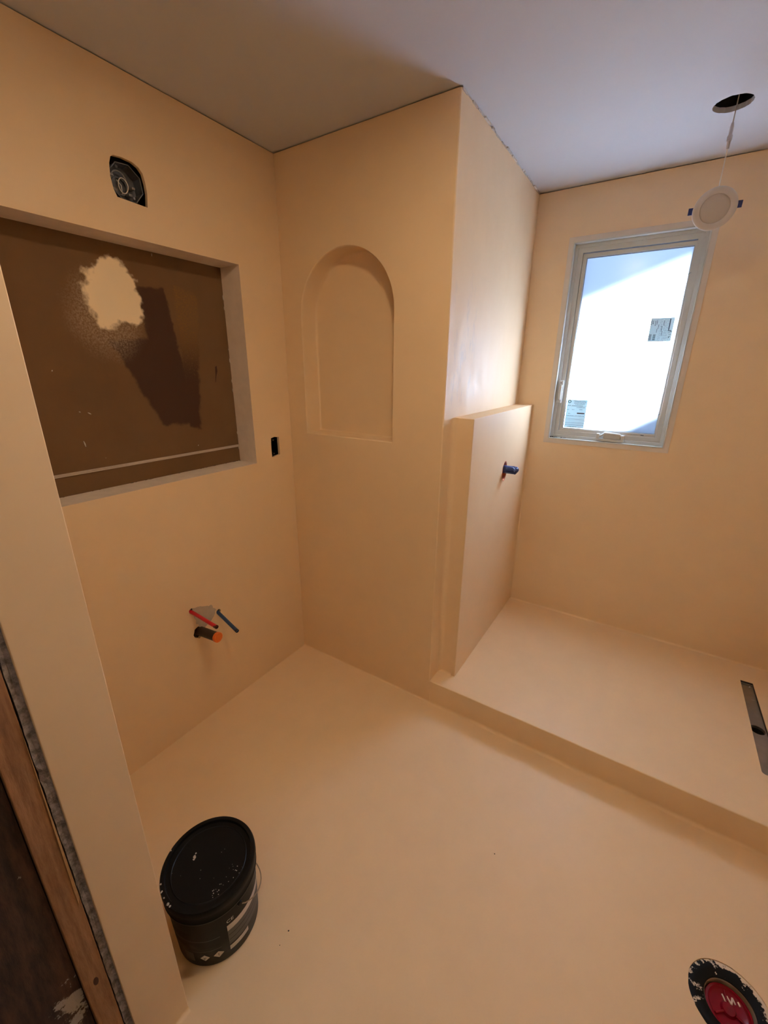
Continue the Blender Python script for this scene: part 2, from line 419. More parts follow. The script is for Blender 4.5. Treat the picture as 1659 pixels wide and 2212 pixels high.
# ragged filler beads at the recess corners
rnd = random.Random(11)
def bead(p0, p1, k, r, name='filler_bead', mat=M['crumb'], par=None):
    bm = bmesh.new(); p0 = Vector(p0); p1 = Vector(p1)
    for i in range(k):
        t = rnd.random(); c = p0.lerp(p1, t)
        q = bmesh.ops.create_icosphere(bm, subdivisions=1, radius=r*rnd.uniform(0.4, 1.2))
        d = (p1-p0).normalized()
        bmesh.ops.scale(bm, verts=q['verts'], vec=(1+abs(d.x)*2, 1+abs(d.y)*2, 1+abs(d.z)*3))
        bmesh.ops.translate(bm, verts=q['verts'], vec=c)
    o = obj(name, bm, mat, par); o['kind'] = 'stuff'; return o
bead((-MD, MY1-0.001, MZ0), (-MD, MY1-0.001, MZ1-0.1), 9, 0.0025, par=wall_left)
bead((-MD+0.002, MY0, MZ0), (-MD+0.002, MY1, MZ0), 26, 0.0022, par=wall_left, mat=M['backing'])
bead((-0.004, -0.8, MZ0-0.001), (-0.004, -0.3, MZ0-0.001), 14, 0.002, par=wall_left)
# flecks of filler and a scuff on the recess back
rnd = random.Random(31); bm = bmesh.new()
for y, z, dy_, dz_, r in ((-0.931, 1.571, 0.002, 0.004, .0016), (-0.880, 1.440, 0.005, -0.002, .0016), (-0.853, 1.435, 0.009, -0.006, .0021), (-0.885, 1.340, 0.003, -0.020, .0023), (-0.533, 1.972, 0.001, 0.010, .0010), (-0.450, 1.262, 0.003, 0.004, .0012)):
    tube([(-MD, y, z), (-MD+0.001, y+dy_*0.5, z+dz_*0.5), (-MD, y+dy_, z+dz_)], [r*0.4, r, r*0.5], 5, bm)
o = obj('filler_fleck', bm, M['crumb'], wall_left); o['kind'] = 'stuff'
bm = sheet(YZ(-MD+0.0006), [(-0.318, 1.590), (-0.309, 1.594), (-0.308, 1.572), (-0.316, 1.552), (-0.322, 1.525), (-0.324, 1.527), (-0.320, 1.560)])
obj('scuff', bm, plain('scuff_brown', (0.045, 0.016, 0.006), 0.85), wall_left)
# grey filler skim round the pipes
rnd = random.Random(21)
poly = [(-0.660, 0.592), (-0.625, 0.586), (-0.60, 0.578), (-0.575, 0.566), (-0.553, 0.541), (-0.555, 0.512), (-0.585, 0.486), (-0.605, 0.478), (-0.618, 0.470), (-0.640, 0.488), (-0.652, 0.515), (-0.662, 0.555)]
pj = []
for i, p in enumerate(poly):
    q = poly[(i+1) % len(poly)]
    for t in (0, 0.33, 0.66): pj.append((p[0]+(q[0]-p[0])*t + rnd.uniform(-.004, .004), p[1]+(q[1]-p[1])*t + rnd.uniform(-.004, .004)))
bm = sheet(YZ(0.0012), pj); obj('filler_skim', bm, M['putty'], wall_left)
# pocket behind the small pipe holes
obj('pipe_void', box(-0.14, -0.013, -0.72, -0.49, 0.42, 0.62), M['dark'], wall_left)
obj('box_void', sheet(YZ(-0.10), [(-0.75, 2.04), (-0.54, 2.04), (-0.54, 2.25), (-0.75, 2.25)]), M['dark'], wall_left)

# ------------------------------------------------------------------ back wall with arched niche
NX, NR, NZ0, NZS, ND = 0.356, 0.2475, 1.283, 1.812, 0.098
arch = [(NX-NR, NZ0), (NX+NR, NZ0)] + [(NX+NR*math.cos(PI*k/40), NZS+NR*math.sin(PI*k/40)) for k in range(41)]
bm = sheet(XZ(0), [(-0.02, -0.01), (XC-0.006, -0.01), (XC-0.006, H-GAP), (-0.02, H-GAP)], [arch])
# corner rounded into the shower side, then the shower side itself
rows = []
for i in range(7):
    t = i/6*PI/2; rows.append((XC-0.006+0.006*math.sin(t), 0.006-0.006*math.cos(t)))
rows.append((XC, YD))
vv = [(bm.verts.new((x, y, -0.01)), bm.verts.new((x, y, H-GAP))) for x, y in rows]
for a, b in zip(vv, vv[1:]):
    f = bm.faces.new((a[0], b[0], b[1], a[1]))
bmesh.ops.remove_doubles(bm, verts=bm.verts, dist=1e-5)
bmesh.ops.recalc_face_normals(bm, faces=bm.faces)
wall_back = struct(obj('wall_back', bm, M['burnish']))
# niche shell with eased front edge
bm = bmesh.new(); prof = [(0.0, 0.0)]
def arch_off(o):
    r = NR - o
    return [(NX-r, NZ0+o), (NX+r, NZ0+o)] + [(NX+r*math.cos(PI*k/40), NZS+r*math.sin(PI*k/40)) for k in range(41)]
rings = []
for off, y in ((0.0, 0.0), (0.0012, 0.0012), (0.0030, 0.0045), (0.0034, 0.010), (0.0034, ND-0.012), (0.005, ND-0.005), (0.010, ND-0.001), (0.016, ND)):
    rings.append([bm.verts.new((x, y, z)) for x, z in arch_off(off)])
for a, b in zip(rings, rings[1:]):
    k = len(a)
    for i in range(k): bm.faces.new((a[i], a[(i+1) % k], b[(i+1) % k], b[i]))
bm.faces.new(rings[-1]); bmesh.ops.recalc_face_normals(bm, faces=bm.faces)
obj('niche', bm, M['plaster'], wall_back, True)
obj('backing', box(-0.02, XC-0.03, 0.12, 0.13, -0.05, H+0.05), M['backing'], wall_back)
obj('backing', box(-0.02, XC-0.02, 0.0, 0.13, H+0.002, H+0.02), M['backing'], wall_back)
# chipped filler along the ceiling joint above the shower side
rnd = random.Random(9); bm = bmesh.new(); y = 0.01
while y < YD-0.03:
    L = rnd.uniform(0.015, 0.06); w = rnd.uniform(0.001, 0.009) if rnd.random() < 0.65 else 0.001
    box(XC-0.002, XC+w, y, min(y+L, YD), H-0.004-rnd.uniform(0, 0.004), H-0.0004, bm); y += L*rnd.uniform(1.0, 1.5)
o = obj('joint_filler', bm, M['crumb'], wall_back); o['kind'] = 'stuff'

# ------------------------------------------------------------------ shower platform, half-height wall
DX0, DX1, DY0, DY1 = 2.1405, 2.2005, 0.250, 0.863
rc = []
for cx, cy, a0 in ((DX1-0.012, DY1-0.001, 0), (DX0+0.001, DY1-0.001, PI/2), (DX0+0.012, DY0+0.012, PI), (DX1-0.012, DY0+0.012, 1.5*PI)):
    r = 0.012 if cy < 0.5 else 0.001
    rc += [(cx + r*math.cos(a0+PI/2*k/5), cy + r*math.sin(a0+PI/2*k/5)) for k in range(6)]
rc = [(min(DX1, x), y) for x, y in rc]
bm = sheet(XY(HP), [(XC, 0.004), (XR, 0.004), (XR, YD), (XC, YD)], [rc], (0, 0, -0.004))
ed = []
for i in range(5):
    t = i/4*PI/2; ed.append((0.004-0.004*math.sin(t), HP-0.004+0.004*math.cos(t)))
ed.append((0.0, -0.005))
vv = [(bm.verts.new((XC-0.002, y, z)), bm.verts.new((XR, y, z))) for y, z in ed]
for a, b in zip(vv, vv[1:]): bm.faces.new((a[0], a[1], b[1], b[0]))
bmesh.ops.recalc_face_normals(bm, faces=bm.faces)
platform = struct(obj('floor_shower', bm, M['plaster_floor']))
obj('cove', cove((XP, YD, HP), (XR, YD, HP), (0, -1, 0), (0, 0, 1), 0.010), M['plaster_floor'], platform, True)

PHY, PHZ = 0.588, 1.088
rnd = random.Random(4)
bm = sheet(YZ(XP), [(YP, HP-0.005), (YD, HP-0.005), (YD, ZP), (YP, ZP)], [[(y, z) for y, z in
      [(PHY + 0.036*math.cos(2*PI*k/32), PHZ + 0.050*math.sin(2*PI*k/32)) for k in range(32)]]])
for q in (((XC-0.002, YP, HP-0.005), (XP, YP, HP-0.005), (XP, YP, ZP), (XC-0.002, YP, ZP)), ((XC-0.002, YP, ZP), (XP, YP, ZP), (XP, YD, ZP), (XC-0.002, YD, ZP))):
    bm.faces.new([bm.verts.new(p) for p in q])
bmesh.ops.remove_doubles(bm, verts=bm.verts, dist=1e-5); bmesh.ops.recalc_face_normals(bm, faces=bm.faces)
wall_half = struct(obj('wall_half', bm, M['plaster_wet']))
m = wall_half.modifiers.new('edge', 'BEVEL'); m.width = 0.0025; m.segments = 2; m.limit_method = 'ANGLE'
obj('cove', cove((XC, YP, HP), (XC, YP, ZP), (1, 0, 0), (0, -1, 0), 0.022), M['plaster'], wall_half, True)
obj('cove', cove((XC, YP, HP), (XP-0.02, YP, HP), (0, -1, 0), (0, 0, 1), 0.016), M['plaster'], wall_half, True)
obj('cove', cove((XP, YD, HP), (XP, YD, ZP), (1, 0, 0), (0, -1, 0), 0.010), M['plaster_wet'], wall_half, True)
# membrane-lined opening for the pipe
bm = bmesh.new(); rr_ = []
for dx, s in ((0.0006, 1.08), (0.0009, 0.99), (-0.003, 0.97), (-0.045, 0.95)):
    rr_.append([bm.verts.new((XP+dx, PHY+0.036*s*math.cos(2*PI*k/32), PHZ+0.050*s*math.sin(2*PI*k/32))) for k in range(32)])
for a, b in zip(rr_, rr_[1:]):
    for k in range(32): bm.faces.new((a[k], a[(k+1) % 32], b[(k+1) % 32], b[k]))
bm.faces.new(rr_[-1]); bmesh.ops.recalc_face_normals(bm, faces=bm.faces)
o = obj('pipe_opening', bm, M['copper'], wall_half); o['label'] = 'orange membrane lining of the pipe opening'

# ------------------------------------------------------------------ window wall + window
CW = 0.024
bm = sheet(XZ(YD), [(XC, -0.01), (XR, -0.01), (XR, H-GAP), (XC, H-GAP)], [[(WX0, WZ0), (WX1, WZ0), (WX1, WZ1), (WX0, WZ1)]])
wall_window = struct(obj('wall_window', bm, M['plaster']))
obj('backing', sheet(XZ(YD+0.11), [(-0.36, -0.32), (2.68, -0.32), (2.68, H+0.3), (-0.36, H+0.3)], [[(WX0, WZ0), (WX1, WZ0), (WX1, WZ1), (WX0, WZ1)]], (0, -0.03, 0)), M['roofpaint'], wall_window)
obj('backing', box(XC-0.02, XR+0.05, YD, YD+0.1, H+0.002, H+0.02), M['backing'], wall_window)

win = bpy.data.objects.new('window_1', None); link(win); win.location = ((WX0+WX1)/2, YD, WZ0); struct(win)
def ring(x0, x1, z0, z1, t, y0, y1, bm=None):
    bm = bm or bmesh.new()
    o = [(x0, z0), (x1, z0), (x1, z1), (x0, z1)]; i = [(x0+t, z0+t), (x1-t, z0+t), (x1-t, z1-t), (x0+t, z1-t)]
    V = [[bm.verts.new((x, y, z)) for x, z in l] for y in (y0, y1) for l in (o, i)]
    of, if_, ob, ib = V
    for k in range(4):
        j = (k+1) % 4
        bm.faces.new((of[k], of[j], if_[j], if_[k])); bm.faces.new((ob[k], ib[k], ib[j], ob[j]))
        bm.faces.new((if_[k], if_[j], ib[j], ib[k])); bm.faces.new((of[k], ob[k], ob[j], of[j]))
    bmesh.ops.recalc_face_normals(bm, faces=bm.faces); return bm
obj('window_casing', ring(WX0-CW, WX1+CW, WZ0-CW, WZ1+CW, CW, YD-0.0025, YD+0.004), M['casing'], win, bevel=0.0008)
obj('jamb_liner', ring(WX0-0.001, WX1+0.001, WZ0-0.001, WZ1+0.001, 0.006, YD-0.004, YD+0.095), M['white'], win, bevel=0.0008)
SX0, SX1, SZ0, SZ1 = 1.084, 1.5745, 1.2555, 2.151
obj('window_frame', ring(WX0+0.004, WX1-0.004, WZ0+0.004, WZ1-0.004, SX0-WX0-0.004, YD+0.032, YD+0.085), M['white'], win, bevel=0.0012)
obj('frame_step', ring(WX0+0.005, WX1-0.005, WZ0+0.005, WZ1-0.005, 0.016, YD+0.026, YD+0.034), M['white'], win, bevel=0.0012)
sash = obj('sash', ring(SX0+0.0015, SX1-0.0015, SZ0+0.0015, SZ1-0.0015, 0.0175, YD+0.038, YD+0.075), M['white'], win, bevel=0.0012)
GX0, GX1, GZ0, GZ1 = 1.1035, 1.5555, 1.2750, 2.1310
obj('gasket', ring(GX0-0.002, GX1+0.002, GZ0-0.002, GZ1+0.002, 0.0035, YD+0.046, YD+0.060), plain('gasket_grey', (0.30, 0.33, 0.35), 0.6), sash)
obj('pane', box(GX0, GX1, YD+0.0565, YD+0.0575, GZ0, GZ1), M['frost'], sash)
bpy.data.objects['pane'].data.name = 'pane'
# keep the pane a single sheet so light scatters once
pm = bmesh.new(); pv = [pm.verts.new(p) for p in ((GX0, YD+0.057, GZ0), (GX1, YD+0.057, GZ0), (GX1, YD+0.057, GZ1), (GX0, YD+0.057, GZ1))]; pm.faces.new(pv)
bpy.data.objects.remove(bpy.data.objects['pane']); obj('pane', pm, M['frost'], sash)
PY = YD+0.0555
# multipoint lock lever on the left jamb
bm = box(1.0545, 1.0795, YD+0.020, YD+0.034, 1.412, 1.536)
lk = obj('lock', bm, M['white'], win, bevel=0.004)
obj('lock_lever', box(1.0590, 1.0745, YD+0.011, YD+0.021, 1.430, 1.512), M['white'], lk, bevel=0.003)
obj('lock_slot', box(1.0630, 1.0705, YD+0.0194, YD+0.0202, 1.520, 1.5235), M['dark'], lk)
# crank operator on the sill
bm = box(1.287, 1.423, YD+0.008, YD+0.032, 1.222, 1.236); cr = obj('crank_cover', bm, M['white'], win, bevel=0.003)
bm = box(1.287, 1.303, YD+0.010, YD+0.030, 1.234, 1.262); box(1.408, 1.423, YD+0.010, YD+0.030, 1.234, 1.260, bm)
obj('crank_cheek', bm, M['white'], cr, bevel=0.003)
bm = tube([(1.300, YD+0.016, 1.246), (1.316, YD+0.013, 1.255), (1.326, YD+0.012, 1.266), (1.400, YD+0.012, 1.263), (1.408, YD+0.014, 1.252)], [0.005, 0.0055, 0.006, 0.0055, 0.004], 10)
obj('crank_handle', bm, M['white'], cr, True)
obj('crank_body', box(1.322, 1.405, YD+0.012, YD+0.032, 1.236, 1.264), M['white'], cr, bevel=0.004)
# little retaining clips on the sash, and the sash label
for x, z in ((1.5620, 2.025), (1.5620, 1.386)):
    bm = tube([(x+0.006, YD+0.036, z+0.012), (x+0.001, YD+0.035, z-0.004), (x-0.010, YD+0.035, z-0.012)], 0.0012, 6)
    obj('sash_clip', bm, M['ink_l'], sash)
    obj('hinge_slot', box(1.5695, 1.5712, YD+0.0365, YD+0.0385, z-0.01, z+0.022), M['ink_l'], sash)
for z in (1.985, 1.360):
    obj('sash_clip', box(1.0990, 1.1025, YD+0.034, YD+0.040, z-0.014, z+0.014), M['white'], sash)
obj('drain_slot', box(1.495, 1.509, YD+0.0360, YD+0.0383, 1.2645, 1.2675), M['ink'], sash)
# stickers on the glass
def sticker(name, x0, x1, z0, z1, lab):
    o = obj(name, box(x0, x1, PY-0.0006, PY, z0, z1), M['paper'], sash); o['label'] = lab
    obj('sticker_edge', ring(x0, x1, z0, z1, 0.0012, PY-0.0009, PY-0.0005), M['ink_l'], o); return o
def prints(par, rects, mat, name='print'):
    bm = bmesh.new()
    for x0, x1, z0, z1 in rects: box(x0, x1, PY-0.0011, PY-0.0008, z0, z1, bm)
    return obj(name, bm, mat, par)
sa = sticker('sticker', 1.4405, 1.5385, 1.7270, 1.8345, 'square white sticker with sideways print high on the glass')
rnd = random.Random(2); R_ = []; R2 = []
for (xc, zt, zb, w) in ((1.5215, 1.829, 1.778, 0.0042),): R_.append((xc-w/2, xc+w/2, zb, zt))
for (xc, zt, zb) in ((1.444, 1.826, 1.806), (1.451, 1.824, 1.808), (1.461, 1.822, 1.800), (1.4675, 1.824, 1.806), (1.476, 1.805, 1.783), (1.472, 1.785, 1.770), (1.491, 1.798, 1.775), (1.495, 1.775, 1.752), (1.497, 1.822, 1.800)):
    z = zt
    while z > zb:
        hgt = rnd.uniform(0.0015, 0.004); R_.append((xc-rnd.uniform(.0008, .0018), xc+rnd.uniform(.0008, .0018), z-hgt, z)); z -= hgt+rnd.uniform(0.0006, 0.0016)
for xc in (1.483, 1.488, 1.501, 1.506, 1.511, 1.516):
    z = 1.829
    while z > 1.732:
        hgt = rnd.uniform(0.002, 0.010); R2.append((xc-0.0005, xc+0.0005, z-hgt, z)); z -= hgt+rnd.uniform(0.001, 0.006)
for bx in (1.4485, 1.4655):                       # two bar codes
    z = 1.760
    while z > 1.733:
        hgt = rnd.uniform(0.0005, 0.0016); R_.append((bx-0.0055, bx+0.0055, z-hgt, z)); z -= hgt+rnd.uniform(0.0005, 0.0013)
for k in range(14):
    x = rnd.uniform(1.519, 1.534); z = rnd.uniform(1.733, 1.772); R_.append((x, x+rnd.uniform(.001, .004), z, z+rnd.uniform(.001, .0035)))
R_.append((1.519, 1.533, 1.774, 1.777))
prints(sa, R_, M['ink']); prints(sa, R2, M['ink_l'], 'print_fine')
sb = sticker('sticker', 1.1075, 1.2120, 1.2775, 1.4325, 'tall white rating sticker in the lower left corner of the glass')
R_ = []; R2 = []
for z in (1.397, 1.340, 1.330, 1.316, 1.301): R2.append((1.110, 1.2095, z, z+0.0010))
R_ += [(1.110, 1.2095, 1.3235, 1.3248), (1.110, 1.2095, 1.3065, 1.3078), (1.110, 1.2095, 1.2930, 1.2945)]
for (x0, x1, z) in ((1.140, 1.205, 1.426), (1.145, 1.205, 1.420), (1.143, 1.203, 1.414), (1.150, 1.200, 1.408), (1.112, 1.130, 1.401), (1.135, 1.19, 1.400), (1.16, 1.205, 1.391), (1.112, 1.122, 1.378), (1.137, 1.150, 1.378), (1.175, 1.192, 1.379), (1.118, 1.130, 1.356), (1.112, 1.150, 1.345), (1.155, 1.205, 1.345), (1.125, 1.175, 1.2835)):
    x = x0
    while x < x1:
        w = rnd.uniform(0.002, 0.006); (R_ if rnd.random() < .6 else R2).append((x, min(x+w, x1), z-0.0011, z+0.0011)); x += w+rnd.uniform(.0006, .0014)
prints(sb, R_, M['ink']); prints(sb, R2, M['ink_l'], 'print_fine')
prints(sb, [(1.166, 1.205, 1.356, 1.3625)], plain('print_brown', (0.05, 0.02, 0.02), 0.6), 'print_bar')
bm = lathe([(0.0085, 0), (0.0085, 0.0003), (0.0052, 0.0003), (0.0052, 0)], (1.1195, PY-0.0008, 1.4215), 24, Vector((0, -1, 0)))
obj('emblem', bm, plain('print_teal', (0.02, 0.10, 0.09), 0.6), sb)

# screws lying on the sill
def screw(loc, ang, L, label):
    t = thing('screw', label, 'screw', loc, 'loose screws on the window sill')
    d = Vector((math.cos(ang), math.sin(ang), 0)); c = Vector(loc) + Vector((0, 0, 0.0035))
    obj('head', tube([c-d*0.0015, c, c+d*0.003], [0.0036, 0.0038, 0.0018], 8), M['blackpl'], t)
    obj('shank', tube([c+d*0.002, c+d*L*0.8, c+d*L], [0.0017, 0.0016, 0.0004], 7), M['metal'], t)
ZS = WZ0 + 0.005
for x, y, a, L, lb in ((1.052, YD+0.012, 0.9, 0.024, 'dark screw in the sill corner pile, nearest the left jamb'),
                       (1.060, YD+0.018, 2.4, 0.022, 'dark screw lying crosswise in the window sill corner pile'),
                       (1.070, YD+0.010, 0.3, 0.022, 'dark screw at the front of the window sill corner pile'),
                       (1.079, YD+0.018, 1.4, 0.020, 'dark screw at the right end of the sill corner pile'),
                       (1.108, YD+0.012, 0.05, 0.028, 'single dark screw lying apart on the sill beside the corner pile')):
    screw((x, y, ZS), a, L, lb)

# ------------------------------------------------------------------ right wall, door wall, wing wall, hall
struct(obj('wall_right', sheet(YZ(XR), [(-1.411, -0.01), (YD, -0.01), (YD, H), (-1.411, H)]), M['plaster']))
wf = struct(obj('wall_front', box(1.78, XR+0.02, YE2, YE1, -0.01, H), M['plaster']))
obj('lintel', box(0.80, 1.78, YE2, YE1, 2.08, H), M['plaster'], wf)
wing = struct(obj('wall_wing', box(-0.01, XE, YE2, YE1, -0.02, H-GAP), M['plaster'], bevel=0.002))
obj('cove', cove((XE, YE2, 0), (XE, YE1, 0), (1, 0, 0), (0, 0, 1), 0.010), M['plaster_floor'], wing, True)
# ragged cut edge of the plasterboard
rnd = random.Random(6); bm = bmesh.new(); nz = 150
fr_, bk = [], []
for i in range(nz+1):
    z = -0.02 + i*(H+0.02)/nz
    e1 = rnd.uniform(-0.0012, 0.0008); e2 = rnd.uniform(-0.0008, 0.0008)
    fr_.append((bm.verts.new((XE-0.004+rnd.uniform(-.0015, .001), YE2+0.0005, z)), bm.verts.new((XE-0.0065+rnd.uniform(-.003, .002), YE2-0.006, z)),
                bm.verts.new((XE-0.005+rnd.uniform(-.002, .001), YE2-0.0125+e1, z)), bm.verts.new((XE-0.03, YE2-0.0125+e2, z))))
for a, b in zip(fr_, fr_[1:]):
    for k in range(3): bm.faces.new((a[k], a[k+1], b[k+1], b[k]))
bmesh.ops.recalc_face_normals(bm, faces=bm.faces)
o = obj('board_edge', bm, M['gypsum'], wing); o['label'] = 'grey cut edge of the plasterboard'
o = obj('stud', box(XE-0.095, XE-0.004, -1.4640, -1.4255, -0.02, 2.08), M['wood'], wing, bevel=0.002); o['label'] = 'bare wooden stud edge'
bm = sheet(YZ(XE-0.0025), [(-1.4262, 1.05), (-1.4262, 0.640), (-1.4305, 0.622), (-1.4308, 0.66), (-1.4290, 0.80)])
r = bmesh.ops.extrude_face_region(bm, geom=bm.faces[:]); bmesh.ops.translate(bm, verts=[v for v in r['geom'] if isinstance(v, bmesh.types.BMVert)], vec=(-0.004, 0, 0))
obj('split_sliver', bm, M['woodlight'], wing)
bm = lathe([(0, 0.0004), (0.006, 0.0002), (0.0065, -0.001)], (XE-0.0040, -1.4440, 0.40), 16, Vector((1, 0, 0)))
bmesh.ops.scale(bm, verts=bm.verts, vec=(1, 0.75, 1.9), space=Matrix.Translation((0, 1.4440, -0.40)))
obj('wood_knot', bm, plain('knot', (0.07, 0.025, 0.012), 0.7), wing)
wh = struct(obj('wall_hall_left', box(XE-0.30, XE-0.012, -3.0, -1.4655, -0.02, H), M['olddark']))
struct(obj('wall_hall_back', box(XE-0.3, 2.6, -3.05, -3.0, -0.02, H), M['hallpaint']))
struct(obj('wall_hall_right', box(2.55, 2.6, -3.0, YE2, -0.02, H), M['hallpaint']))
struct(obj('wall_hall_front', box(XR+0.02, 2.6, YE2, YE1, -0.02, H), M['hallpaint']))
struct(obj('floor_hall', box(XE-0.3, 2.6, -3.0, YE2, -0.05, -0.004), M['hallfloor']))
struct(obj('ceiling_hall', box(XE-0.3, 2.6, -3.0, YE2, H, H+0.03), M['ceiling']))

# outer shell of the building, closing every cavity off from the sky
bm = box(-0.36, -0.34, -3.1, YD+0.115, -0.3, H+0.3); box(2.66, 2.68, -3.1, YD+0.115, -0.3, H+0.3, bm); box(-0.36, 2.68, -3.12, -3.1, -0.3, H+0.3, bm)
box(-0.36, 2.68, -3.12, YD+0.115, H+0.28, H+0.3, bm); box(-0.36, 2.68, -3.12, YD+0.115, -0.32, -0.3, bm)
struct(obj('wall_outer', bm, M['backing']))

# exterior: sloping roof overhang that shades the head of the window
dS = SUN_DIR
def up_sun(p, dy):            # point on the sun ray through p, dy metres outside
    p = Vector(p); t = dy/(-dS.y); return p - dS*t
slope = (2.03-1.87)/(1.558-1.112)
bm = bmesh.new(); q = []
for x in (-0.4, 2.8):
    z = 1.655 + slope*(x-1.112)
    e = up_sun((x, YD+0.057, z), 1.15); q.append(e)
v0 = [bm.verts.new(e) for e in q]; v1 = [bm.verts.new(e+Vector((0, -1.02, 0.30))) for e in q]
v2 = [bm.verts.new(e+Vector((0, 0, 0.10))) for e in q]; v3 = [bm.verts.new(e+Vector((0, -1.02, 0.40))) for e in q]
for f in ((v0[0], v0[1], v1[1], v1[0]), (v2[0], v3[0], v3[1], v2[1]), (v0[0], v2[0], v2[1], v0[1]), (v1[0], v1[1], v3[1], v3[0]), (v0[0], v1[0], v3[0], v2[0]), (v0[1], v2[1], v3[1], v1[1])):
    bm.faces.new(f)
bmesh.ops.recalc_face_normals(bm, faces=bm.faces)
struct(obj('roof_overhang', bm, M['roofpaint']))

# exterior: unseen block added to shade the lower right corner of the pane
bm = bmesh.new(); pts = [(1.12, 1.215), (2.00, 1.765), (2.4, 1.765), (2.4, 0.6), (1.12, 0.6)]
fa = [bm.verts.new(up_sun((x, YD+0.057, z), 0.40)) for x, z in pts]; fb = [bm.verts.new(v.co + Vector((0, 0.06, 0))) for v in fa]
bm.faces.new(fa); bm.faces.new(fb[::-1])
for k in range(5): bm.faces.new((fa[k], fb[k], fb[(k+1) % 5], fa[(k+1) % 5]))
bmesh.ops.recalc_face_normals(bm, faces=bm.faces)
struct(obj('sun_blocker', bm, plain('sun_blocker_render', (0.40, 0.42, 0.46), 0.8)))

# ------------------------------------------------------------------ black bucket
BX, BY, BH, BRT, BRB = 0.7047, -1.1339, 0.2549, 0.1270, 0.1139
bk = thing('bucket', 'black lidded plastic bucket with printed label, spattered with filler, beside the wing wall', 'bucket', (BX, BY, 0))
rim = BRT-0.003
ZL = BH-0.048
def brad(z): return BRB + (BRT-0.006-BRB)*min(1, max(0, z/ZL))
obj('body', lathe([(0, 0.002), (BRB-0.006, 0.002), (BRB-0.004, 0.0), (BRB, 0.005), (brad(0.1), 0.1), (brad(ZL), ZL), (brad(ZL), BH-0.02)], (BX, BY, 0), 72), M['blackpl'], bk, True)
lid = obj('lid', lathe([(0, BH-0.010), (rim-0.016, BH-0.010), (rim-0.011, BH-0.009), (rim-0.009, BH-0.001), (rim-0.005, BH), (rim+0.001, BH-0.001), (rim+0.003, BH-0.005), (rim+0.003, BH-0.020),
                        (rim+0.0005, BH-0.022), (rim+0.0005, ZL+0.004), (rim+0.002, ZL+0.002), (rim+0.001, ZL-0.003), (rim-0.004, ZL-0.003)], (BX, BY, 0), 72), M['blackpl'], bk, True)
obj('lid_bead', lathe([(rim-0.026, BH-0.0095), (rim-0.024, BH-0.0080), (rim-0.022, BH-0.0095)], (BX, BY, 0), 72), M['blackpl'], lid, True)
def wrap(a0, a1, z0, z1, mat, name, par, nn=14, off=0.0006):
    bm = bmesh.new(); rows = []
    for i in range(nn+1):
        a = a0+(a1-a0)*i/nn; r0, r1 = brad(z0)+off, brad(z1)+off
        rows.append((bm.verts.new((BX+r0*math.cos(a), BY+r0*math.sin(a), z0)), bm.verts.new((BX+r1*math.cos(a), BY+r1*math.sin(a), z1))))
    for p, q_ in zip(rows, rows[1:]): bm.faces.new((p[0], q_[0], q_[1], p[1]))
    bmesh.ops.recalc_face_normals(bm, faces=bm.faces)
    return obj(name, bm, mat, par, True)
D = math.radians
def wrap_text(txt, a, z, size, mat, name, par, off=0.0012):
    cu = bpy.data.curves.new('t', 'FONT'); cu.body = txt; cu.size = size; cu.align_x = 'CENTER'; cu.align_y = 'CENTER'
    to = bpy.data.objects.new('t', cu); link(to); dg = bpy.context.evaluated_depsgraph_get()
    me = to.evaluated_get(dg).to_mesh(); bm = bmesh.new(); bm.from_mesh(me)
    for v in bm.verts:
        zz = z + v.co.y; r = brad(zz)+off; aa = a + v.co.x/r
        v.co = Vector((BX+r*math.cos(aa), BY+r*math.sin(aa), zz))
    bpy.data.objects.remove(to); bpy.data.curves.remove(cu)
    return obj(name, bm, mat, par)
lab = wrap(D(-20), D(78), 0.058, 0.121, M['print_g'], 'label_panel', bk)
wrap(D(-20), D(78), 0.121, 0.144, M['print_w'], 'label_band', bk)
wrap(D(-20), D(9), 0.035, 0.053, M['print_w'], 'label_band', bk)
for z in (0.079, 0.100): wrap(D(-19), D(70), z, z+0.0022, M['print_d'], 'print_line', lab, off=0.0009)
for z in (0.126, 0.088): wrap(D(-100), D(-31), z, z+0.030 if z > 0.1 else z+0.022, M['print_d'], 'text_block', bk)
wrap(D(-100), D(-30), 0.1195, 0.1215, M['print_g'], 'print_line', bk); wrap(D(-78), D(-30), 0.0725, 0.0745, M['print_g'], 'print_line', bk)
wrap(D(-82), D(-68), 0.028, 0.066, M['print_g'], 'label_square', bk, 6)
wrap_text('CE', D(-15), 0.161, 0.017, M['print_w'], 'lettering', bk)
def diamond(a, z, s):
    bm = bmesh.new(); vs = []
    for dx, dz in ((0, s), (s, 0), (0, -s), (-s, 0)):
        r = brad(z+dz)+0.0010; aa = a+dx/r; vs.append(bm.verts.new((BX+r*math.cos(aa), BY+r*math.sin(aa), z+dz)))
    bm.faces.new(vs); bmesh.ops.recalc_face_normals(bm, faces=bm.faces)
    return obj('hazard_diamond', bm, M['print_w'], bk)
dm1 = diamond(D(-53), 0.046, 0.013); dm2 = diamond(D(-35), 0.047, 0.014)
wrap_text('!', D(-35), 0.047, 0.016, M['blackpl'], 'lettering', dm2, 0.0022)
bm = bmesh.new()
for dx, dz, s in ((-0.002, -0.001, 0.0022), (0.002, 0.001, 0.0018), (0.0, -0.004, 0.0016)):
    vs = []
    for k in range(8):
        r = brad(0.046)+0.0016; x = dx+s*math.cos(k*PI/4); z = 0.046+dz+s*math.sin(k*PI/4); aa = D(-53)+x/r
        vs.append(bm.verts.new((BX+r*math.cos(aa), BY+r*math.sin(aa), z)))
    bm.faces.new(vs)
obj('print_mark', bm, M['print_g'], dm1)
pth = []
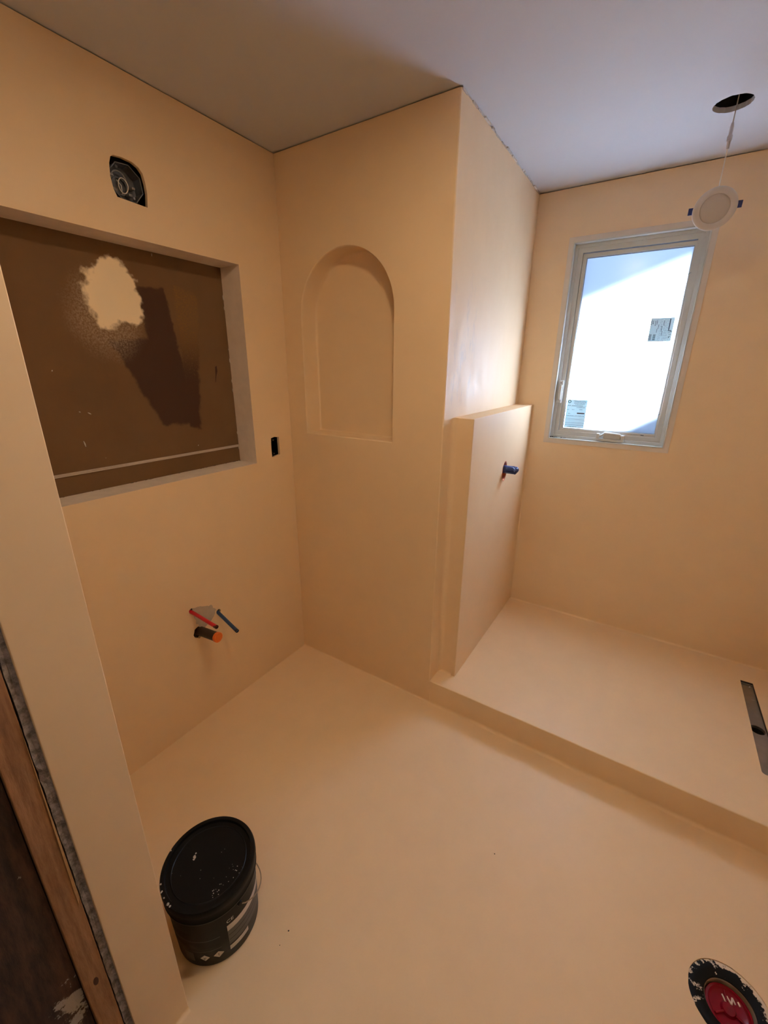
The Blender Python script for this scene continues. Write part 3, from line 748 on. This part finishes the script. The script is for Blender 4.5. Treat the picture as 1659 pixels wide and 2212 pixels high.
for k in range(25):
    a = PI*k/24; r = brad(0.15)+0.004+0.010*math.sin(a); pth.append((BX+r*math.cos(a), BY+r*math.sin(a), 0.188-0.105*math.sin(a)**0.8))
hd = obj('bail', tube(pth, 0.0016, 8), plain('bail_wire', (0.34, 0.28, 0.20), 0.35, 0.8), bk, True)
for a in (0.0, PI):
    c = Vector((BX+(brad(.188))*math.cos(a), BY, 0.190)); obj('bail_lug', lathe([(0, 0.006), (0.006, 0.006), (0.008, 0.0)], c, 14, Vector((math.cos(a), 0, 0))), M['blackpl'], hd)
rnd = random.Random(13)
def blobs(pts, par, mat=M['crumb'], name='filler_spatter'):
    bm = bmesh.new()
    for x, y, z, s in pts:
        q = bmesh.ops.create_icosphere(bm, subdivisions=1, radius=s)
        for v in q['verts']: v.co = Vector((v.co.x*rnd.uniform(.6, 1.4), v.co.y*rnd.uniform(.6, 1.4), v.co.z*0.45)) + Vector((x, y, z))
    o = obj(name, bm, mat, par); o['kind'] = 'stuff'; return o
def lidpt(a, r): return BX+r*math.cos(a), BY+r*math.sin(a)
sp = []
sp += [(0.6560, -1.1475, BH-0.010, 0.0055), (0.661, -1.153, BH-0.010, 0.0035), (0.651, -1.140, BH-0.010, 0.0025)]
for k in range(26):
    a = D(rnd.uniform(-40, 30)); r = rnd.uniform(0.07, 0.105); x, y = lidpt(a, r); sp.append((x, y, BH-0.010, rnd.uniform(.0006, .0017)))
for k in range(10):
    a = D(rnd.uniform(-180, 180)); r = rnd.uniform(0.02, 0.10); x, y = lidpt(a, r); sp.append((x, y, BH-0.010, rnd.uniform(.0005, .0011)))
for a0 in (-116, -108, -97, -90, -86, -160):
    x, y = lidpt(D(a0+rnd.uniform(-3, 3)), rim-0.001); sp.append((x, y, BH-0.001, rnd.uniform(.0022, .0042)))
blobs(sp, lid)

# ------------------------------------------------------------------ hanging downlight
PC = Vector((1.5905, 0.585, 2.142))                     # centre of the face
nrm = (Vector(cam.location) - PC).normalized()
nrm = (nrm + Vector((0.05, -0.02, -0.05))).normalized()
PT = Vector((1.588, 0.570, H+0.12))
dl = thing('downlight', 'round white downlight hanging by its cord from the ceiling hole in front of the window', 'light', (PC.x, PC.y, PC.z-0.066))
obj('trim_ring', lathe([(0.0445, -0.001), (0.0450, 0.0015), (0.050, 0.0030), (0.062, 0.0025), (0.0655, 0.0), (0.0660, -0.003), (0.060, -0.0035), (0.052, -0.004), (0.052, -0.020), (0.0, -0.020)], PC, 64, nrm), M['fixture'], dl, True)
obj('diffuser', lathe([(0.0, 0.0002), (0.040, 0.0), (0.0425, -0.0015), (0.0445, -0.0015)], PC, 48, nrm), M['diffuser'], dl, True)
sx = Vector((1, 0.05, 0.0)); sx = (sx - nrm*sx.dot(nrm)).normalized(); sy = nrm.cross(sx)
def obox(c, ax, ay, az, hx, hy, hz):
    bm = bmesh.new(); q = bmesh.ops.create_cube(bm, size=1)
    for v in q['verts']: v.co = c + ax*v.co.x*2*hx + ay*v.co.y*2*hy + az*v.co.z*2*hz
    return bm
for s_, dz in ((-1, 0.000), (1, 0.004)):
    c = PC + sx*s_*0.067 - nrm*0.012 + Vector((0, 0, dz))
    cl = obj('spring_clip', obox(c, sx, sy, nrm, 0.012, 0.011, 0.0011), M['navy'], dl, bevel=0.002)
    obj('clip_arm', obox(PC + sx*s_*0.055 - nrm*0.015, sx, sy, nrm, 0.006, 0.006, 0.0025), M['metal'], cl)
bkp = PC - nrm*0.021 + Vector((0, 0, 0.040))
obj('cord', tube([PT, (1.588, 0.571, H), (1.5875, 0.571, 2.385)], 0.0017, 8), plain('cord_grey', (0.42, 0.36, 0.33), 0.5), dl, True)
cn = obj('connector', tube([(1.5875, 0.571, 2.386), (1.5878, 0.571, 2.374), (1.588, 0.571, 2.352), (1.588, 0.571, 2.349), (1.5883, 0.571, 2.335), (1.5883, 0.571, 2.333), (1.5885, 0.571, 2.312)],
     [0.0036, 0.0058, 0.0056, 0.0078, 0.0078, 0.0054, 0.0042], 12), plain('connector_grey', (0.50, 0.47, 0.48), 0.3), dl, True)
obj('cord', tube([(1.5885, 0.571, 2.315), (1.589, 0.573, 2.27), (1.5885, 0.580, 2.225), tuple(bkp + Vector((0, .008, .02))), tuple(bkp)], 0.0019, 8), M['wire'], dl, True)

# ------------------------------------------------------------------ ceiling-fixture box in the left wall
JC = Vector((-0.012, -0.648, 2.143))
jb = thing('electrical_box', 'round galvanised electrical box with coiled wire, high above the mirror recess', 'electrical box', (JC.x, JC.y, JC.z-0.05))
oc = [(JC.y + 0.055*math.cos(PI/8+k*PI/4+0.1), JC.z + 0.055*math.sin(PI/8+k*PI/4+0.1)) for k in range(8)]
bm = bmesh.new(); rf = [bm.verts.new((-0.010, y, z)) for y, z in oc]; ri = [bm.verts.new((-0.010, JC.y+(y-JC.y)*0.95, JC.z+(z-JC.z)*0.95)) for y, z in oc]
rbk = [bm.verts.new((-0.050, JC.y+(y-JC.y)*0.95, JC.z+(z-JC.z)*0.95)) for y, z in oc]
for k in range(8):
    j = (k+1) % 8
    bm.faces.new((rf[k], rf[j], ri[j], ri[k])); bm.faces.new((ri[k], ri[j], rbk[j], rbk[k]))
bm.faces.new(rbk); bmesh.ops.recalc_face_normals(bm, faces=bm.faces)
obj('box_shell', bm, M['metal'], jb)
obj('knockout', lathe([(0.021, 0), (0.021, 0.006), (0.025, 0.006), (0.026, 0)], (-0.049, JC.y-0.004, JC.z-0.004), 28, Vector((1, 0, 0))), M['metal'], jb)
pth = [(-0.018-0.010*math.sin(a*0.5), JC.y-0.003+0.0125*math.cos(a), JC.z-0.006+0.021*math.sin(a)) for a in [2*PI*k/28*1.0 for k in range(29)]]
obj('wire_coil', tube(pth, 0.0014, 8), M['wire'], jb, True)
pth = [(-0.028, JC.y-0.012+0.024*math.cos(a), JC.z+0.002+0.030*math.sin(a)) for a in [0.2+k*0.11 for k in range(26)]]
obj('cable', tube(pth, 0.0022, 8), plain('cable_grey', (0.24, 0.23, 0.22), 0.5), jb, True)
obj('wire', tube([(-0.045, JC.y+0.002, JC.z-0.024), (-0.030, JC.y-0.006, JC.z-0.006), (-0.040, JC.y-0.012, JC.z+0.010)], 0.0014, 8), M['wire'], jb, True)
for y, z, s in ((0.018, -0.026, 0.006), (-0.030, -0.022, 0.007), (-0.034, 0.016, 0.006), (0.030, -0.004, 0.0055)):
    obj('clamp', box(-0.046, -0.024, JC.y+y-s, JC.y+y+s, JC.z+z-s*.7, JC.z+z+s*.7), plain('clamp_steel', (0.30, 0.29, 0.28), 0.35, 0.7), jb, bevel=0.002)
for y, z in ((0.020, -0.036), (-0.022, 0.037)):
    obj('box_ear', lathe([(0, 0.002), (0.004, 0.002), (0.005, 0)], (-0.014, JC.y+y, JC.z+z), 12, Vector((1, 0, 0))), M['metal'], jb)

# ------------------------------------------------------------------ outlet box
oy0, oy1, oz0, oz1 = -0.1400, -0.0845, 1.1700, 1.2710
ob = thing('outlet_box', 'small black empty outlet box in the wall right of the mirror recess', 'outlet box', (-0.012, (oy0+oy1)/2, oz0))
bm = bmesh.new()
f0 = [bm.verts.new((-0.0135, y, z)) for y, z in ((oy0, oz0), (oy1, oz0), (oy1, oz1), (oy0, oz1))]; f1 = [bm.verts.new((-0.0135, y, z)) for y, z in ((oy0+.0025, oz0+.0025), (oy1-.0025, oz0+.0025), (oy1-.0025, oz1-.0025), (oy0+.0025, oz1-.0025))]
f2 = [bm.verts.new((-0.070, v.co.y, v.co.z)) for v in f1]
for k in range(4):
    j = (k+1) % 4; bm.faces.new((f0[k], f0[j], f1[j], f1[k])); bm.faces.new((f1[k], f1[j], f2[j], f2[k]))
bm.faces.new(f2); bmesh.ops.recalc_face_normals(bm, faces=bm.faces)
obj('box_shell', bm, M['blackpl'], ob)
for z in (1.186, 1.252):
    tb = obj('screw_tab', box(-0.020, -0.0138, -0.121, -0.103, z-0.006, z+0.006), M['blackpl'], ob, bevel=0.001)
    obj('screw_hole', lathe([(0, 0.0006), (0.0018, 0.0004), (0.002, 0)], (-0.0138, -0.112, z), 10, Vector((1, 0, 0))), M['crumb'], tb)

# ------------------------------------------------------------------ vanity pipes
rp = thing('red_pipe', 'red plastic supply pipe stub sticking out of the left wall', 'pipe', (0, *red_c))
obj('pipe', tube([(-0.06, red_c[0]+.002, red_c[1]-0.004), (0.02, red_c[0], red_c[1]-0.004), (0.168, -0.668, 0.568)], 0.0080, 18), M['red'], rp, True)
obj('pipe_end', lathe([(0.0083, -0.012), (0.0083, 0.001), (0.006, 0.001), (0.005, -0.004), (0, -0.004)], (0.172, -0.668, 0.5675), 18, Vector((1, 0, -0.04))), plain('dark_red', (0.05, 0.008, 0.008), 0.5), rp, True)
bp = thing('blue_pipe', 'blue plastic supply pipe stub sticking out of the left wall', 'pipe', (0, *blue_c))
obj('pipe', tube([(-0.06, blue_c[0], blue_c[1]+0.010), (0.0, blue_c[0], blue_c[1]-0.002), (0.138, -0.551, 0.4685)], 0.0080, 18), M['blue'], bp, True)
obj('pipe_end', lathe([(0.0082, -0.008), (0.0082, 0.001), (0.006, 0.001), (0.005, -0.004), (0, -0.004)], (0.141, -0.551, 0.468), 18, Vector((1, -0.04, -0.25))), plain('dark_blue', (0.012, 0.015, 0.03), 0.5), bp, True)
dp = thing('drain_pipe', 'black drain pipe stub with an orange cap, below the red pipe', 'pipe', (0, *drn_c))
d0 = Vector((-0.05, -0.6455, 0.4665)); d1 = Vector((0.112, -0.6290, 0.4700)); ax = (d1-d0).normalized()
obj('pipe', tube([d0, d1-ax*0.004], 0.0205, 28), plain('drain_black', (0.028, 0.020, 0.016), 0.5), dp, True)
obj('cap', lathe([(0.0215, -0.012), (0.0225, -0.010), (0.0225, 0.001), (0.0210, 0.0025), (0.017, 0.0025), (0.016, 0.001), (0.0, 0.0015)], d1, 32, ax), M['orange'], dp, True)

# ------------------------------------------------------------------ shower pipe wrapped in tape
sp_ = thing('taped_pipe', 'shower pipe stub wrapped in blue tape poking from the half wall', 'pipe', (XP, PHY, PHZ-0.02))
e0 = Vector((XP-0.04, PHY, PHZ+0.008)); e1 = Vector((1.004, PHY+0.004, 1.0985))
bm = bmesh.new(); rnd = random.Random(8); rows = []; u, v = frame_basis(e1-e0)
for i, (t, r) in enumerate(((0, .0205), (0.3, .0205), (0.45, .0212), (0.46, .0206), (0.66, .0208), (0.78, .0205), (0.86, .0190), (0.93, .015), (0.98, .008), (1.0, 0.0035))):
    c = e0.lerp(e1, t) + (Vector((0, 0, 0.003)) if t > .9 else Vector())
    jit = 0.02 if t < .7 else 0.16
    rows.append([bm.verts.new(c + (u*math.cos(2*PI*k/18)+v*math.sin(2*PI*k/18))*r*(1+rnd.uniform(-jit, jit))) for k in range(18)])
for a, b in zip(rows, rows[1:]):
    for k in range(18): bm.faces.new((a[k], a[(k+1) % 18], b[(k+1) % 18], b[k]))
bm.faces.new(rows[-1]); bmesh.ops.recalc_face_normals(bm, faces=bm.faces)
obj('tape_wrap', bm, M['bluetape'], sp_)
obj('pipe', tube([e0 - Vector((0.004, 0, 0)), e0.lerp(e1, 0.6)], 0.018, 16), M['metal'], sp_, True)

# ------------------------------------------------------------------ linear drain
ld = thing('linear_drain', 'long narrow stainless channel drain set in the shower floor', 'drain', ((DX0+DX1)/2, (DY0+DY1)/2, HP-0.03))
OC = (2.166, 0.524); zc = HP-0.012
bm = sheet(XY(zc), [(DX0, DY0), (DX1, DY0), (DX1, DY1), (DX0, DY1)], [circle(*OC, 0.0265, 36)], (0, 0, -0.012))
def wall_loop(bm, pts, z0, z1):
    a = [bm.verts.new((x, y, z0)) for x, y in pts]; b = [bm.verts.new((x, y, z1)) for x, y in pts]
    for k in range(len(pts)): bm.faces.new((a[k], a[(k+1) % len(pts)], b[(k+1) % len(pts)], b[k]))
obj('channel', bm, M['steel'], ld)
bm = bmesh.new(); wall_loop(bm, rc, HP-0.0005, zc-0.001); obj('channel_side', bm, plain('channel_side_steel', (0.07, 0.062, 0.055), 0.5, 0.5), ld)
obj('channel_step', box(DX0+0.002, DX1-0.002, DY1-0.012, DY1-0.001, zc, zc+0.004), M['steel'], ld, bevel=0.001)
bm = lathe([(0.0266, 0), (0.0266, -0.09), (0, -0.09)], (OC[0], OC[1], zc-0.002), 36); obj('outlet', bm, M['dark'], ld)
blobs([(2.178, 0.842, zc+0.002, 0.004), (2.176, 0.838, zc+0.001, 0.003)], ld)
obj('fleck', tube([(2.172, 0.735, zc+0.001), (2.184, 0.741, zc+0.001)], 0.0010, 6), M['crumb'], ld)

# ------------------------------------------------------------------ toilet flange
tf = thing('toilet_flange', 'black floor flange with a red test cap, smeared with plaster', 'flange', (FC[0], FC[1], -0.03))
obj('ring', lathe([(0.0945, -0.012), (0.0935, -0.003), (0.090, -0.0015), (0.075, -0.002), (0.066, -0.004), (0.0575, -0.006), (0.0565, -0.012)], (*FC, 0), 72), M['flange'], tf, True)
obj('collar', lathe([(0.0566, -0.008), (0.0550, -0.010), (0.0545, -0.045), (0, -0.045)], (*FC, 0), 56), M['pipeinner'], tf, True)
cap = obj('cap', lathe([(0.0535, -0.040), (0.0535, -0.022), (0.0515, -0.018), (0.046, -0.017), (0.043, -0.021), (0.040, -0.023), (0.018, -0.024), (0.014, -0.018), (0, -0.017)], (*FC, 0), 56), M['capred'], tf, True)
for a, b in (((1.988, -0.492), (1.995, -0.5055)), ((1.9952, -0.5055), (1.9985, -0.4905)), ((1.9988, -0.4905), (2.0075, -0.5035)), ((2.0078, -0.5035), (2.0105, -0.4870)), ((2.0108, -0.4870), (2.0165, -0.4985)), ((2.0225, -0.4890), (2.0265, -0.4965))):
    obj('cap_stroke', tube([Vector((*a, -0.0222)), Vector((*b, -0.0222))], 0.0021, 6), M['capwhite'], cap)  # pale zigzag strokes across the cap
for k in range(3):
    a = D(100+120*k); p = Vector((FC[0]+0.040*math.cos(a), FC[1]+0.040*math.sin(a), -0.0205)); obj('cap_rib', tube([p, Vector((FC[0]+0.016*math.cos(a), FC[1]+0.016*math.sin(a), -0.021))], 0.003, 8), M['capred'], cap, True)

# ------------------------------------------------------------------ crumbs on the floor
for x, y, s, lb in ((0.9065, -1.0445, 0.0024, 'tiny dark crumb on the floor right of the bucket'), (0.909, -1.082, 0.0016, 'smaller pale crumb on the floor right of the bucket'), (1.353, -0.505, 0.0022, 'tiny dark crumb in the middle of the open floor')):
    bm = bmesh.new(); bmesh.ops.create_icosphere(bm, subdivisions=1, radius=s)
    for v_ in bm.verts: v_.co *= random.uniform(.7, 1.2)
    zmin = min(v_.co.z for v_ in bm.verts); bmesh.ops.translate(bm, verts=bm.verts, vec=(x, y, -zmin))
    tag(obj('crumb', bm, M['backing'], loc=(x, y, 0)), lb, 'crumb', 'crumbs on the floor')

pl_ = thing('downlight', 'added out-of-view fill lamp on the ceiling in the middle of the room', 'light', (PL.x, PL.y, PL.z))  # housing for the added fill lamp, not a known fitting
obj('trim_ring', lathe([(0.071, 0.010), (0.071, 0.001), (0.078, -0.001), (0.085, 0.004), (0.086, 0.0115)], PL, 48), M['fixture'], pl_, True)
obj('lamp_back', lathe([(0.0, 0.010), (0.084, 0.010), (0.084, 0.0115)], PL, 48), M['fixture'], pl_, True)

# ------------------------------------------------------------------ hall lamp body
hl = thing('ceiling_lamp', 'round ceiling lamp in the hall behind the doorway', 'lamp', (1.75, -2.35, H-0.03))
obj('lamp_base', lathe([(0, 0.028), (0.165, 0.028), (0.170, 0.010), (0.160, 0.0)], (1.75, -2.35, H-0.03), 40), M['fixture'], hl, True)
